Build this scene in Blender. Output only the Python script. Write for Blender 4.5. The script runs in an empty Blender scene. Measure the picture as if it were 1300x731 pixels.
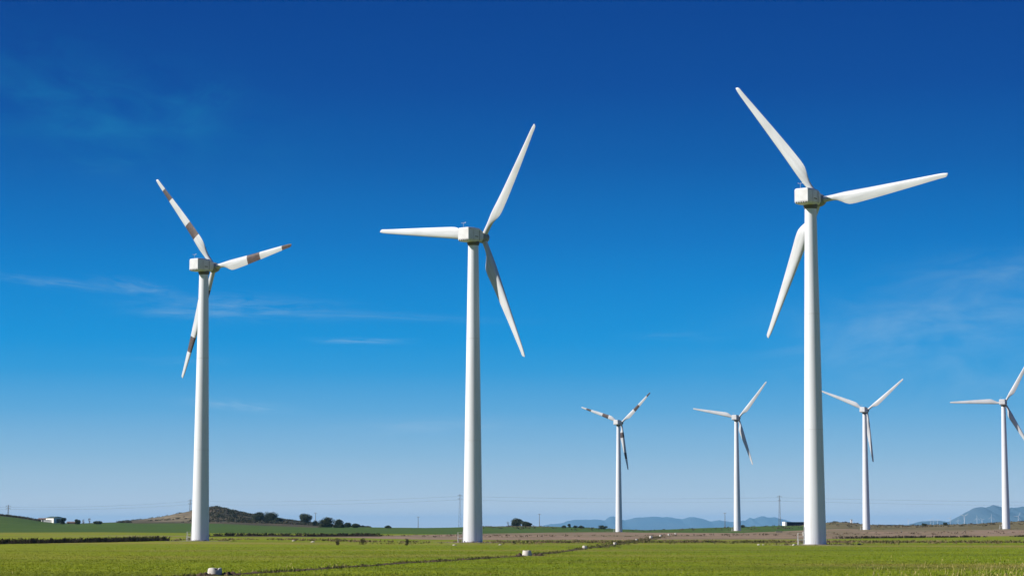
import bpy, bmesh, math, random
import numpy as np
from mathutils import Vector, Matrix, noise as mnoise

R = math.radians
SC = bpy.context.scene
COL = SC.collection
random.seed(7)
rng = np.random.default_rng(11)

# ------------------------------------------------------------------ camera
EYE = 2.75
F = 2900.0                      # focal length in pixels of a 1300 px wide frame
PITCH = math.atan(303.5 / F)
cam_d = bpy.data.cameras.new('camera')
cam_d.sensor_width = 36.0
cam_d.lens = 36.0 * F / 1300.0
cam_d.clip_start = 1.0
cam_d.clip_end = 200000.0
cam = bpy.data.objects.new('camera', cam_d)
COL.objects.link(cam)
cam.location = (0, 0, EYE)
cam.rotation_euler = (R(90) + PITCH, 0, 0)
SC.camera = cam

# ------------------------------------------------------------------ light
SUN_AZ, SUN_EL = 77.5, 31.0     # degrees from -Y towards -X; elevation
sdir = Vector((-math.sin(R(SUN_AZ)) * math.cos(R(SUN_EL)), -math.cos(R(SUN_AZ)) * math.cos(R(SUN_EL)), math.sin(R(SUN_EL))))
sun_d = bpy.data.lights.new('sun', 'SUN')
sun_d.energy = 5.0
sun_d.angle = R(0.5)
sun_d.color = (1.0, 0.93, 0.84)
sun = bpy.data.objects.new('sun', sun_d)
COL.objects.link(sun)
sun.rotation_euler = sdir.to_track_quat('Z', 'Y').to_euler()

SC.view_settings.view_transform = 'Standard'
SC.view_settings.look = 'None'
EXPO = 0.5
SC.view_settings.exposure = EXPO
SC.view_settings.gamma = 1.0
SC.view_settings.use_curve_mapping = False
SC.render.engine = 'CYCLES'
SC.cycles.use_denoising = True
SC.cycles.volume_bounces = 1
SC.cycles.max_bounces = 6

def lin(c):
    return tuple((v / 255 / 12.92) if v / 255 <= 0.04045 else ((v / 255 + 0.055) / 1.055) ** 2.4 for v in c)

world = bpy.data.worlds.new('World')
SC.world = world
world.use_nodes = True
wn, wl = world.node_tree.nodes, world.node_tree.links
for n in list(wn):
    wn.remove(n)

def W(t, **k):
    n = wn.new(t)
    for a, b in k.items():
        setattr(n, a, b)
    return n

def wm(op, a, b=None, clamp=False):
    n = W('ShaderNodeMath', operation=op, use_clamp=clamp)
    for i, v in enumerate((a, b)):
        if v is None:
            continue
        if isinstance(v, (int, float)):
            n.inputs[i].default_value = v
        else:
            wl.new(v, n.inputs[i])
    return n.outputs[0]

tc = W('ShaderNodeTexCoord')
sx = W('ShaderNodeSeparateXYZ')
wl.new(tc.outputs['Generated'], sx.inputs[0])
X, Y, Z = sx.outputs
hyp = wm('SQRT', wm('ADD', wm('MULTIPLY', X, X), wm('MULTIPLY', Y, Y)))
el = wm('DIVIDE', Z, wm('MAXIMUM', hyp, 0.001))              # tangent of the elevation
az = wm('DIVIDE', X, wm('MAXIMUM', wm('ABSOLUTE', Y), 0.001))
ramp = W('ShaderNodeValToRGB')
wl.new(wm('MULTIPLY', wm('MAXIMUM', el, 0.0), 2.0, True), ramp.inputs[0])
SKY = [(664, (226, 220, 222)), (645, (202, 212, 221)), (620, (174, 200, 220)), (575, (138, 185, 218)), (520, (92, 168, 218)), (470, (44, 154, 217)),
       (430, (8, 146, 216)), (365, (0, 133, 208)), (300, (0, 116, 194)), (200, (0, 92, 171)), (100, (0, 74, 155)), (3, (0, 66, 146)),
       (-250, (0, 54, 128)), (-700, (4, 50, 118))]
cr = ramp.color_ramp
while len(cr.elements) > 1:
    cr.elements.remove(cr.elements[-1])
for i, (py, c) in enumerate(SKY):
    pos = min(1.0, (669 - py) / 2932 * 2)
    e_ = cr.elements[0] if i == 0 else cr.elements.new(pos)
    e_.position = pos
    e_.color = (*lin(c), 1)
# thin high cirrus, laid out by direction
def wisp(px, py, hw, hh, amp, sc, slope=0.0, seed=0.0):
    a0, e0 = (px - 650) / 2916, (669 - py) / 2932
    da = wm('SUBTRACT', az, a0)
    de = wm('SUBTRACT', wm('SUBTRACT', el, e0), wm('MULTIPLY', da, slope))
    qa = wm('DIVIDE', da, hw / 2916)
    qe = wm('DIVIDE', de, hh / 2932)
    g = wm('EXPONENT', wm('MULTIPLY', wm('ADD', wm('MULTIPLY', qa, qa), wm('MULTIPLY', qe, qe)), -1.0))
    cb = W('ShaderNodeCombineXYZ')
    wl.new(wm('MULTIPLY', da, 2916 / hw), cb.inputs[0])
    wl.new(wm('MULTIPLY', de, 2932 / hh * 0.8), cb.inputs[1])
    cb.inputs[2].default_value = seed
    nz = W('ShaderNodeTexNoise')
    nz.inputs['Scale'].default_value = sc
    nz.inputs['Detail'].default_value = 6
    nz.inputs['Roughness'].default_value = 0.6
    nz.inputs['Distortion'].default_value = 0.6
    wl.new(cb.outputs[0], nz.inputs['Vector'])
    s = wm('MULTIPLY', wm('SUBTRACT', nz.outputs[0], 0.36), 2.8, True)
    return wm('MULTIPLY', wm('MULTIPLY', g, s), amp)
total = None
for k, w_ in enumerate([(110, 135, 200, 66, .42, 2.2, -.16), (250, 128, 40, 24, .30, 1.6, .4), (130, 205, 70, 13, .26, 1.4, 0), (90, 165, 120, 16, .22, 1.4, 0),
                        (58, 361, 62, 5.5, .50, 1.3, -.10), (165, 365, 42, 8, .55, 1.3, -.12), (300, 389, 105, 13, .46, 2.2, -.02),
                        (225, 397, 50, 6, .36, 1.2, 0), (470, 399, 130, 4.5, .26, 1.5, -.03), (455, 431, 52, 3.5, .42, 1.2, 0),
                        (300, 515, 60, 6, .55, 1.3, -.07), (225, 458, 60, 5, .12, 1.3, 0), (545, 541, 100, 8, .48, 1.4, 0.03),
                        (650, 569, 110, 5, .16, 1.5, 0), (470, 588, 120, 6, .10, 1.5, 0),
                        (1230, 400, 210, 50, .40, 1.3, .10), (1290, 345, 110, 22, .30, 1.5, .05), (1120, 435, 170, 42, .20, 1.2, .12),
                        (1240, 470, 170, 50, .22, 1.3, .05), (860, 425, 60, 5, .14, 1.4, 0)]):
    v = wisp(*w_, seed=k * 3.7)
    total = v if total is None else wm('ADD', total, v)
mx = W('ShaderNodeMix', data_type='RGBA')
wl.new(wm('MINIMUM', total, 0.6), mx.inputs[0])
wl.new(ramp.outputs[0], mx.inputs[6])
cmr = W('ShaderNodeMapRange')
wl.new(el, cmr.inputs[0]); cmr.inputs[1].default_value = .16; cmr.inputs[2].default_value = .075
cmx = W('ShaderNodeMix', data_type='RGBA')
wl.new(cmr.outputs[0], cmx.inputs[0])
cmx.inputs[6].default_value = (.01, .22, .47, 1); cmx.inputs[7].default_value = (.33, .54, .76, 1)
wl.new(cmx.outputs[2], mx.inputs[7])
sc10 = W('ShaderNodeVectorMath', operation='SCALE')
sc10.inputs['Scale'].default_value = 1 / 0.05 / 2 ** EXPO
wl.new(mx.outputs[2], sc10.inputs[0])
sky = W('ShaderNodeTexSky', sky_type='NISHITA')
sky.sun_disc = False
sky.sun_elevation = R(SUN_EL)
sky.sun_rotation = R(180 + SUN_AZ)
sky.altitude = 500
sky.ozone_density = 2.5
sky.dust_density = 0.4
mr = W('ShaderNodeMapRange', interpolation_type='SMOOTHSTEP')
wl.new(el, mr.inputs[0])
mr.inputs[1].default_value = 0.26
mr.inputs[2].default_value = 0.9
mx2 = W('ShaderNodeMix', data_type='RGBA')
wl.new(mr.outputs[0], mx2.inputs[0])
wl.new(sc10.outputs[0], mx2.inputs[6])
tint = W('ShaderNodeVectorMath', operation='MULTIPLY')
tint.inputs[1].default_value = (.30, .66, 1.5)      # deep polarised blue, pushed further in the upper sky to blue the shaded sides
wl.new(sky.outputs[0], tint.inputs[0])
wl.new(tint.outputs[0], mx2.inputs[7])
bg = W('ShaderNodeBackground')
bg.inputs[1].default_value = 0.05
wl.new(mx2.outputs[2], bg.inputs[0])
wo = W('ShaderNodeOutputWorld')
wl.new(bg.outputs[0], wo.inputs[0])

# ------------------------------------------------------------------ helpers
def tag(o, label=None, cat=None, group=None, kind=None):
    if label: o['label'] = label
    if cat: o['category'] = cat
    if group: o['group'] = group
    if kind: o['kind'] = kind
    return o

def empty(name, loc, label, cat, group=None, rz=0.0):
    o = bpy.data.objects.new(name, None)
    o.empty_display_size = 1.0
    COL.objects.link(o)
    o.location = loc
    o.rotation_euler = (0, 0, rz)
    return tag(o, label, cat, group)

def mesh_obj(name, verts, faces, mats, parent=None, smooth=False, midx=None):
    me = bpy.data.meshes.new(name)
    me.from_pydata([tuple(v) for v in verts], [], faces)
    for m in (mats if isinstance(mats, (list, tuple)) else [mats]):
        me.materials.append(m)
    if midx is not None:
        me.polygons.foreach_set('material_index', midx)
    if smooth:
        me.polygons.foreach_set('use_smooth', [True] * len(me.polygons))
    me.update()
    o = bpy.data.objects.new(name, me)
    COL.objects.link(o)
    if parent: o.parent = parent
    return o

def fast_mesh(name, V, Fc, mat, parent=None, attrs=None):
    """V (n,3) array, Fc (m,k) int array, k the same for all faces."""
    me = bpy.data.meshes.new(name)
    n, m, k = len(V), len(Fc), Fc.shape[1]
    me.vertices.add(n)
    me.vertices.foreach_set('co', np.asarray(V, dtype=np.float32).ravel())
    me.loops.add(m * k)
    me.loops.foreach_set('vertex_index', np.asarray(Fc, dtype=np.int32).ravel())
    me.polygons.add(m)
    me.polygons.foreach_set('loop_start', np.arange(0, m * k, k, dtype=np.int32))
    me.polygons.foreach_set('loop_total', np.full(m, k, dtype=np.int32))
    me.update(calc_edges=True)
    if attrs:
        for an, av in attrs.items():
            at_ = me.attributes.new(an, 'FLOAT', 'POINT')
            at_.data.foreach_set('value', np.asarray(av, dtype=np.float32).ravel())
    me.validate()
    me.materials.append(mat)
    o = bpy.data.objects.new(name, me)
    COL.objects.link(o)
    if parent: o.parent = parent
    return o

class MB:
    def __init__(s): s.v, s.f, s.m = [], [], []
    def add(s, vs, fs, mi=0):
        b = len(s.v)
        s.v += [tuple(v) for v in vs]
        s.f += [tuple(i + b for i in f) for f in fs]
        s.m += [mi] * len(fs)
    def box(s, c, d, rz=0.0, mi=0, taper=1.0):
        x, y, z = d[0] / 2, d[1] / 2, d[2] / 2
        vs = [(-x, -y, -z), (x, -y, -z), (x, y, -z), (-x, y, -z),
              (-x * taper, -y * taper, z), (x * taper, -y * taper, z), (x * taper, y * taper, z), (-x * taper, y * taper, z)]
        cz, sz = math.cos(rz), math.sin(rz)
        vs = [(c[0] + a * cz - b * sz, c[1] + a * sz + b * cz, c[2] + e) for a, b, e in vs]
        s.add(vs, [(0, 3, 2, 1), (4, 5, 6, 7), (0, 1, 5, 4), (1, 2, 6, 5), (2, 3, 7, 6), (3, 0, 4, 7)], mi)
    def tube(s, pts, r, n=6, mi=0):
        pts = [Vector(p) for p in pts]
        rs = r if isinstance(r, (list, tuple)) else [r] * len(pts)
        b = len(s.v)
        for i, p in enumerate(pts):
            t = (pts[min(i + 1, len(pts) - 1)] - pts[max(i - 1, 0)]).normalized()
            a = t.cross(Vector((0, 0, 1)))
            if a.length < 1e-3: a = Vector((1, 0, 0))
            a.normalize()
            c = t.cross(a)
            for k in range(n):
                w = 2 * math.pi * k / n
                s.v.append(tuple(p + (a * math.cos(w) + c * math.sin(w)) * rs[i]))
        for i in range(len(pts) - 1):
            for k in range(n):
                k2 = (k + 1) % n
                s.f.append((b + i * n + k, b + i * n + k2, b + (i + 1) * n + k2, b + (i + 1) * n + k)); s.m.append(mi)
        s.f.append(tuple(b + k for k in range(n))[::-1]); s.m.append(mi)
        s.f.append(tuple(b + (len(pts) - 1) * n + k for k in range(n))); s.m.append(mi)
    def lathe(s, prof, n=32, c=(0, 0, 0), mi=0):
        b = len(s.v)
        for r, z in prof:
            for k in range(n):
                w = 2 * math.pi * k / n
                s.v.append((c[0] + r * math.cos(w), c[1] + r * math.sin(w), c[2] + z))
        for i in range(len(prof) - 1):
            for k in range(n):
                k2 = (k + 1) % n
                s.f.append((b + i * n + k, b + i * n + k2, b + (i + 1) * n + k2, b + (i + 1) * n + k)); s.m.append(mi)
        s.f.append(tuple(b + k for k in range(n))[::-1]); s.m.append(mi)
        s.f.append(tuple(b + (len(prof) - 1) * n + k for k in range(n))); s.m.append(mi)
    def build(s, name, mats, parent=None, smooth=False):
        o = mesh_obj(name, s.v, s.f, mats, parent, smooth, s.m)
        return o

def recalc(o):
    bm = bmesh.new(); bm.from_mesh(o.data)
    bmesh.ops.recalc_face_normals(bm, faces=bm.faces)
    bm.to_mesh(o.data); bm.free()
    return o

def sharp(o, ang=35):
    o.data.polygons.foreach_set('use_smooth', [True] * len(o.data.polygons))
    o.data.set_sharp_from_angle(angle=R(ang))
    return o

def bevel(o, w=0.05, seg=2):
    bm = bmesh.new(); bm.from_mesh(o.data)
    bmesh.ops.recalc_face_normals(bm, faces=bm.faces)
    es = [e for e in bm.edges if len(e.link_faces) == 2 and e.calc_face_angle(0) > R(30)]
    bmesh.ops.bevel(bm, geom=es, offset=w, segments=seg, profile=0.6, affect='EDGES')
    bm.to_mesh(o.data); bm.free()
    return o

def copy_tree(o, parent=None):
    c = o.copy(); COL.objects.link(c)
    if parent: c.parent = parent
    for ch in [x for x in KIDS.get(o.name, [])]:
        copy_tree(ch, c)
    return c
KIDS = {}
def index_kids():
    KIDS.clear()
    for x in COL.objects:
        if x.parent: KIDS.setdefault(x.parent.name, []).append(x)

# ------------------------------------------------------------------ materials
def mat(name, base, rough=0.8, spec=0.3, var=None, scale=3.0, detail=5.0, bump=0.0, coords='Object', stretch=None, bscale=None):
    """base colour, optional second colour mixed in by noise, optional bump."""
    m = bpy.data.materials.new(name); m.use_nodes = True
    nt = m.node_tree; N, L = nt.nodes, nt.links
    b = N['Principled BSDF']
    b.inputs['Base Color'].default_value = (*base, 1)
    b.inputs['Roughness'].default_value = rough
    b.inputs['Specular IOR Level'].default_value = spec
    tc_ = N.new('ShaderNodeTexCoord')
    src = tc_.outputs[coords]
    if stretch:
        mp = N.new('ShaderNodeMapping'); mp.inputs['Scale'].default_value = stretch
        L.new(src, mp.inputs[0]); src = mp.outputs[0]
    if var:
        nz = N.new('ShaderNodeTexNoise'); nz.inputs['Scale'].default_value = scale; nz.inputs['Detail'].default_value = detail
        L.new(src, nz.inputs['Vector'])
        rp = N.new('ShaderNodeMapRange'); rp.inputs[1].default_value = .38; rp.inputs[2].default_value = .64
        L.new(nz.outputs[0], rp.inputs[0])
        mxn = N.new('ShaderNodeMix'); mxn.data_type = 'RGBA'
        mxn.inputs[6].default_value = (*base, 1); mxn.inputs[7].default_value = (*var, 1)
        L.new(rp.outputs[0], mxn.inputs[0]); L.new(mxn.outputs[2], b.inputs['Base Color'])
    if bump:
        nb = N.new('ShaderNodeTexNoise'); nb.inputs['Scale'].default_value = bscale or scale * 4; nb.inputs['Detail'].default_value = 6
        L.new(src, nb.inputs['Vector'])
        bp = N.new('ShaderNodeBump'); bp.inputs['Strength'].default_value = bump
        L.new(nb.outputs[0], bp.inputs['Height']); L.new(bp.outputs[0], b.inputs['Normal'])
    return m

M = {}
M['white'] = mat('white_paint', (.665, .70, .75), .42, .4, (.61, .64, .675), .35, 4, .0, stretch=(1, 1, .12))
def streaks(m):
    nt = m.node_tree; N, L = nt.nodes, nt.links; b = N['Principled BSDF']
    old = b.inputs['Base Color'].links[0].from_socket
    t_ = N.new('ShaderNodeTexCoord'); mp = N.new('ShaderNodeMapping'); mp.inputs['Scale'].default_value = (2.6, 2.6, .09); L.new(t_.outputs['Object'], mp.inputs[0])
    nz = N.new('ShaderNodeTexNoise'); nz.inputs['Scale'].default_value = 1.3; nz.inputs['Detail'].default_value = 7; L.new(mp.outputs[0], nz.inputs['Vector'])
    sp_ = N.new('ShaderNodeSeparateXYZ'); L.new(t_.outputs['Object'], sp_.inputs[0])
    lo = N.new('ShaderNodeMapRange'); lo.inputs[1].default_value = 5.0; lo.inputs[2].default_value = .1; lo.inputs[3].default_value = .25; L.new(sp_.outputs[2], lo.inputs[0])
    mr_ = N.new('ShaderNodeMapRange'); mr_.inputs[1].default_value = .52; mr_.inputs[2].default_value = .72; L.new(nz.outputs[0], mr_.inputs[0])
    k = N.new('ShaderNodeMath'); k.operation = 'MULTIPLY'; L.new(mr_.outputs[0], k.inputs[0]); L.new(lo.outputs[0], k.inputs[1])
    mxx = N.new('ShaderNodeMix'); mxx.data_type = 'RGBA'; L.new(k.outputs[0], mxx.inputs[0]); L.new(old, mxx.inputs[6]); mxx.inputs[7].default_value = (.40, .36, .30, 1)
    L.new(mxx.outputs[2], b.inputs['Base Color'])
streaks(M['white'])
M['white_blade'] = mat('blade_gelcoat', (.52, .545, .575), .40, .4, (.46, .48, .50), .8, 4, .0, stretch=(2.5, 2.5, .35))
M['band'] = mat('dark_red_band', (.060, .048, .048), .5, .3, (.10, .07, .066), 2, 3)
M['nac'] = mat('nacelle_fibreglass', (.58, .60, .62), .5, .35, (.51, .52, .53), 1.2, 5)
M['nac_dark'] = mat('vent_dark', (.03, .028, .025), .7)
M['hub'] = mat('hub_grey', (.26, .27, .28), .5, .3, (.20, .20, .20), 2)
M['gap'] = mat('yaw_ring_dark', (.10, .09, .08), .6)
M['steel'] = mat('galvanised_steel', (.55, .55, .54), .45, .5, (.42, .42, .42), 5)
M['concrete'] = mat('concrete', (.50, .47, .42), .9, .2, (.36, .33, .28), 3.5, 6, .25)
M['concrete_pale'] = mat('pale_concrete', (.58, .56, .51), .85, .2, (.44, .41, .35), 3.0, 6, .2)
M['stain'] = mat('blackened_concrete', (.20, .18, .16), .95, .1, (.33, .30, .26), 5, 5)
M['bark'] = mat('bark', (.11, .08, .055), .95, .1, (.06, .045, .03), 8)
M['leaf'] = mat('evergreen_leaves', (.022, .036, .018), .7, .2, (.060, .072, .028), .5, 4)
M['leaf2'] = mat('bare_twigs', (.16, .13, .12), .8, .1, (.10, .085, .08), .8, 4)
M['whitewash'] = mat('whitewashed_wall', (.80, .79, .76), .8, .2, (.70, .68, .63), .6, 5)
M['tile'] = mat('green_sheet_roof', (.05, .09, .08), .6, .3, (.08, .11, .09), .5)
M['tile_red'] = mat('clay_tile', (.20, .12, .09), .8, .2, (.14, .10, .08), .8)
M['glass'] = mat('dark_opening', (.02, .022, .03), .2, .5)
M['dark_net'] = mat('dark_blue_netting', (.010, .014, .045), .7, .2, (.018, .02, .05), .5)
M['soil'] = mat('turned_soil', (.115, .075, .048), .95, .1, (.05, .038, .028), 1.2, 7, .8)
M['weed'] = mat('dark_dry_brush', (.045, .040, .022), .9, .1, (.12, .085, .055), .12, 6)
M['weed_green'] = mat('mixed_weeds', (.105, .11, .03), .9, .1, (.20, .135, .09), .06, 6)
M['weed_dark'] = mat('dark_brush', (.018, .018, .012), .95, .05, (.045, .035, .024), .15, 6)
M['ditch_weed'] = mat('ditch_weeds', (.065, .075, .025), .9, .1, (.14, .115, .055), .25, 6)
M['hill_weed'] = mat('hill_scrub', (.028, .036, .018), .9, .1, (.08, .07, .045), .08, 6)
M['old_concrete'] = mat('old_concrete', (.27, .24, .19), .9, .1, (.17, .15, .10), 2)
M['crop_tuft'] = mat('crop_tufts', (.075, .12, .010), .9, .1, (.20, .19, .02), .2, 6)
M['leaf3'] = mat('scrubby_leaves', (.05, .05, .022), .8, .1, (.11, .085, .04), 1.5, 4)
M['straw'] = mat('pale_straw', (.40, .32, .13), .8, .2, (.28, .25, .09), 2)
M['rock'] = mat('pale_stone', (.48, .44, .36), .9, .2, (.42, .38, .32), 3, 6, .4)
M['pole'] = mat('weathered_pole', (.16, .14, .13), .8, .2)
M['cable'] = mat('cable', (.10, .10, .11), .5)

# ------------------------------------------------------------------ terrain
def ray(px, py):
    a, b = (px - 650) / F, (365.5 - py) / F
    return (a, math.cos(PITCH) - b * math.sin(PITCH), math.sin(PITCH) + b * math.cos(PITCH))
def zat(py, D):
    d = ray(650, py)
    return EYE + d[2] / d[1] * D
def xz(px, py, D):
    d = ray(px, py)
    return d[0] / d[1] * D, EYE + d[2] / d[1] * D
def U(px):
    return (px - 650) / 2916.0

def prof(pairs):
    xs = np.array([U(p) for p, _ in pairs]); ys = np.array([v for _, v in pairs], float)
    return lambda u: np.interp(u, xs, ys)
P750 = prof([(-900, 2.2), (0, 1.0), (250, .8), (400, .45), (560, .25), (700, 0), (1400, .4), (2200, .8)])
P1050 = prof([(-900, 662), (0, 665.5), (50, 668), (100, 670.3), (150, 671), (270, 671.3), (350, 672), (450, 673.2), (560, 673.8), (620, 673.8),
              (700, 674.8), (785, 676.6), (880, 675.8), (936, 674.9), (1000, 673.8), (1100, 672.5), (1200, 671.2), (1280, 670.2), (1500, 667), (2200, 666)])
P1450 = prof([(-900, 640), (-100, 650), (0, 654.5), (25, 657.3), (50, 661.3), (75, 664.3), (100, 664.8), (150, 663.6), (200, 664), (270, 664), (300, 664.5), (350, 665.6),
              (400, 667.6), (450, 668.6), (500, 669.3), (540, 669.6), (570, 669.2), (620, 667.8), (660, 667.4), (700, 668), (740, 669), (785, 671.2),
              (820, 672.6), (850, 671.6), (881, 670.2), (935, 668.6), (980, 667.2), (1015, 666.6), (1040, 664), (1060, 662.2), (1075, 662.6), (1090, 664.6),
              (1115, 666.2), (1150, 666.5), (1200, 665.6), (1240, 664.5), (1270, 662.6), (1300, 661.3), (1400, 660), (2200, 655)])
PFAR = prof([(-900, -60), (900, -50), (1040, -20), (1130, 0), (1250, 6), (1500, 10), (2200, 0)])
P2050 = prof([(-900, 655), (-100, 660), (0, 661), (100, 664.2), (150, 662.6), (180, 659.2), (200, 656.6), (230, 651.2), (248, 647.2), (262, 644), (273, 643.2), (284, 645.2), (298, 649.0),
              (320, 653.0), (350, 658), (380, 662), (410, 665.6), (440, 669), (470, 671), (520, 671.5), (700, 672.5), (1000, 674), (1400, 672), (2200, 668)])
HORIZ = np.vectorize(zat)
def smooth(t):
    t = np.clip(t, 0, 1); return t * t * (3 - 2 * t)

def cubic_noise(x, y, scale, seed=0.0):
    s = 0
    for k, (fx, fy, a) in enumerate([(1, .3, 1), (-.5, .9, .8), (1.9, -1.1, .5), (.7, 2.3, .45), (3.7, 1.9, .25), (-2.9, 4.3, .2)]):
        s = s + a * np.sin((x * fx + y * fy) / scale * 2 * np.pi + seed * (k + 1) * 1.7 + k)
    return s / 3.2

def height(x, y):
    x = np.asarray(x, float); y = np.asarray(y, float)
    D = np.maximum(y, 1.0)
    front = y > 1
    u = np.where(front, x / D, 0)
    u = np.clip(u, -.55, .55)
    z450 = np.zeros_like(u)
    z750 = P750(u)
    z1050 = HORIZ(P1050(u), 1050.0)
    z1450 = HORIZ(P1450(u), 1450.0)
    z2050 = HORIZ(P2050(u), 2050.0)
    knots = [430, 750, 1050, 1450, 2050, 3300, 5000, 13000, 21000, 25500, 60000]
    vals = [z450, z750, z1050, z1450, z2050, np.full_like(u, -12.), np.full_like(u, -24.), PFAR(u), PFAR(u), np.full_like(u, -150.), np.full_like(u, -190.)]
    out = np.where(D < knots[0], 0.0, vals[-1])
    # slopes shared between the spans (monotone-ish cubic), so the ground has no creases
    K = len(knots)
    sl = []
    for i in range(K):
        if i == 0 or i == K - 1:
            sl.append(np.zeros_like(u)); continue
        a = (vals[i] - vals[i - 1]) / (knots[i] - knots[i - 1]); b = (vals[i + 1] - vals[i]) / (knots[i + 1] - knots[i])
        sl.append(np.where(a * b > 0, 2 * a * b / np.where(np.abs(a + b) < 1e-12, 1, a + b), 0))
    for i in range(K - 1):
        h = knots[i + 1] - knots[i]
        t = np.clip((D - knots[i]) / h, 0, 1)
        v = (2 * t**3 - 3 * t**2 + 1) * vals[i] + (t**3 - 2 * t**2 + t) * h * sl[i] + (-2 * t**3 + 3 * t**2) * vals[i + 1] + (t**3 - t**2) * h * sl[i + 1]
        out = np.where((D >= knots[i]) & (D < knots[i + 1]), v, out)
    rough = smooth((D - 1500) / 400) * (1 - smooth((D - 2300) / 500)) * np.exp(-((u - U(275)) / U(790)) ** 2 * 4)
    out = out + rough * (cubic_noise(x, y, 46., 2) * .65 + cubic_noise(x, y, 17., 5) * .4)
    out = out + cubic_noise(x, y, 60., 1) * .05 * smooth((D - 60) / 100) * (1 - smooth((D - 380) / 60))
    return np.where(front, out, 0.0)

def H(x, y):
    return float(height(np.array([x]), np.array([y]))[0])

def ground_pt(px, py, lo=60., hi=2300.):
    """where the sight line through a pixel of the photograph first meets the ground"""
    d = ray(px, py)
    ys = np.geomspace(lo, hi, 3000)
    xs = ys * d[0] / d[1]; zs = EYE + ys * d[2] / d[1]
    g = height(xs, ys)
    k = np.argmax(g >= zs)
    if g[k] < zs[k]: k = len(ys) - 1
    return Vector((xs[k], ys[k], g[k]))

# angular / radial grid, dense where the photograph looks
fine = np.arange(-.30, .3001, .0007)
left = -.30 - np.geomspace(.002, 1.0, 26)[::-1]
ang = np.concatenate([left, fine, -left[::-1]])
th = np.arctan(ang)
th = np.concatenate([np.linspace(-math.pi, th[0], 14)[:-1], th, np.linspace(th[-1], math.pi, 14)[1:]])
rad = np.concatenate([np.array([2., 20., 40., 60.]), np.geomspace(75, 2600, 620), np.geomspace(2650, 60000, 60)])
TH, RD = np.meshgrid(th, rad)
c_ = np.cos(TH)
# radius measured along the view so rows stay parallel to the field edges in front
den = np.where(c_ > .6, c_, .6)
GX, GY = RD * np.sin(TH) / den, RD * c_ / den
GZ = height(GX.ravel(), GY.ravel()).reshape(GX.shape)
V = np.stack([GX, GY, GZ], -1).reshape(-1, 3)
nr, ncol = GX.shape
idx = np.arange(nr * ncol).reshape(nr, ncol)
Fq = np.stack([idx[:-1, :-1], idx[:-1, 1:], idx[1:, 1:], idx[1:, :-1]], -1).reshape(-1, 4)[:, ::-1]

gx, gy = V[:, 0], V[:, 1]
gu = np.where(gy > 1, gx / np.maximum(gy, 1), 0)
def edge(pairs, wob=12., scale=90., seed=0.):
    """a field edge: ground distance of the edge for each bearing"""
    us = [U(p) for p, _ in pairs]; ds = [d for _, d in pairs]
    return np.interp(gu, us, ds) + cubic_noise(gx, gy * .3, scale, seed) * wob
def between(lo, hi, soft=10.):
    return smooth((gy - lo) / soft + .5) * (1 - smooth((gy - hi) / soft + .5))
def D_of(px, py):
    return ground_pt(px, py)[1]
# ploughed strip
near = [(px, D_of(px, py)) for px, py in [(250, 680.3), (330, 681), (420, 681.5), (480, 683), (540, 684.5), (660, 685.2), (785, 685.2), (860, 684.5), (935, 684.5), (1050, 684), (1100, 683), (1200, 681.2), (1300, 679.5)]]
far = [(px, D_of(px, py)) for px, py in [(250, 679.8), (330, 680.2), (420, 680.6), (480, 679.6), (540, 678.2), (660, 676.3), (785, 675.2), (860, 675.6), (935, 676.2), (1010, 673.2), (1050, 671.5), (1100, 671), (1200, 672), (1300, 671.5)]]
plough = between(edge(near, 8, 70, 1), edge(far, 22, 160, 2), 14)
# bright young crop beyond the hedge bank, then the darker field rising to the skyline
mid = [(px, D_of(px, py)) for px, py in [(-60, 675.5), (0, 675.6), (120, 675.3), (250, 676), (400, 677), (520, 677.5)]] + [(620, 760), (1400, 760)]
dark_field = smooth((gy - edge(mid, 20, 150, 3)) / 60 + .5)
# dry and rocky scrub on the hill and olive rough land at right
scrub = smooth((gy - edge([(-900, 1370), (-60, 1370), (0, 1385), (40, 1400), (60, 1600), (140, 1600), (170, 1420), (200, 1440), (280, 1440), (330, 1360), (400, 1290), (430, 1340), (480, 1480), (560, 1500), (600, 1420), (640, 1310), (690, 1330), (760, 1480), (900, 1480), (1000, 1500), (1020, 1350), (1040, 1120), (1100, 1060), (1300, 960), (1400, 940), (2200, 900)], 40, 120, 4)) / 50 + .5)
tan_ = np.exp(-((gu - U(215)) / (42 / 2916)) ** 2) * smooth((gy - 1450) / 80) * np.clip(.45 + cubic_noise(gx, gy, 95., 9) * .8, 0, 1)
far_m = smooth((gy - 2500) / 600)
sparse = np.clip((U(560) - gu) / .22, 0, 1) * (1 - smooth((gy - 500) / 400)) * np.clip(.7 + cubic_noise(gx, gy, 38., 6) * .5, 0, 1)

gm = bpy.data.materials.new('fields'); gm.use_nodes = True
gN, gL = gm.node_tree.nodes, gm.node_tree.links
gb = gN['Principled BSDF']; gb.inputs['Roughness'].default_value = .9; gb.inputs['Specular IOR Level'].default_value = .08
gtc = gN.new('ShaderNodeTexCoord')
def gnoise(scale, detail=5, stretch=(1, 1, 1), lo=.35, hi=.65, rough=.55):
    mp = gN.new('ShaderNodeMapping'); mp.inputs['Scale'].default_value = stretch
    gL.new(gtc.outputs['Object'], mp.inputs[0])
    n = gN.new('ShaderNodeTexNoise'); n.inputs['Scale'].default_value = scale; n.inputs['Detail'].default_value = detail; n.inputs['Roughness'].default_value = rough
    gL.new(mp.outputs[0], n.inputs['Vector'])
    r = gN.new('ShaderNodeMapRange'); r.inputs[1].default_value = lo; r.inputs[2].default_value = hi
    gL.new(n.outputs[0], r.inputs[0])
    return r.outputs[0]
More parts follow.
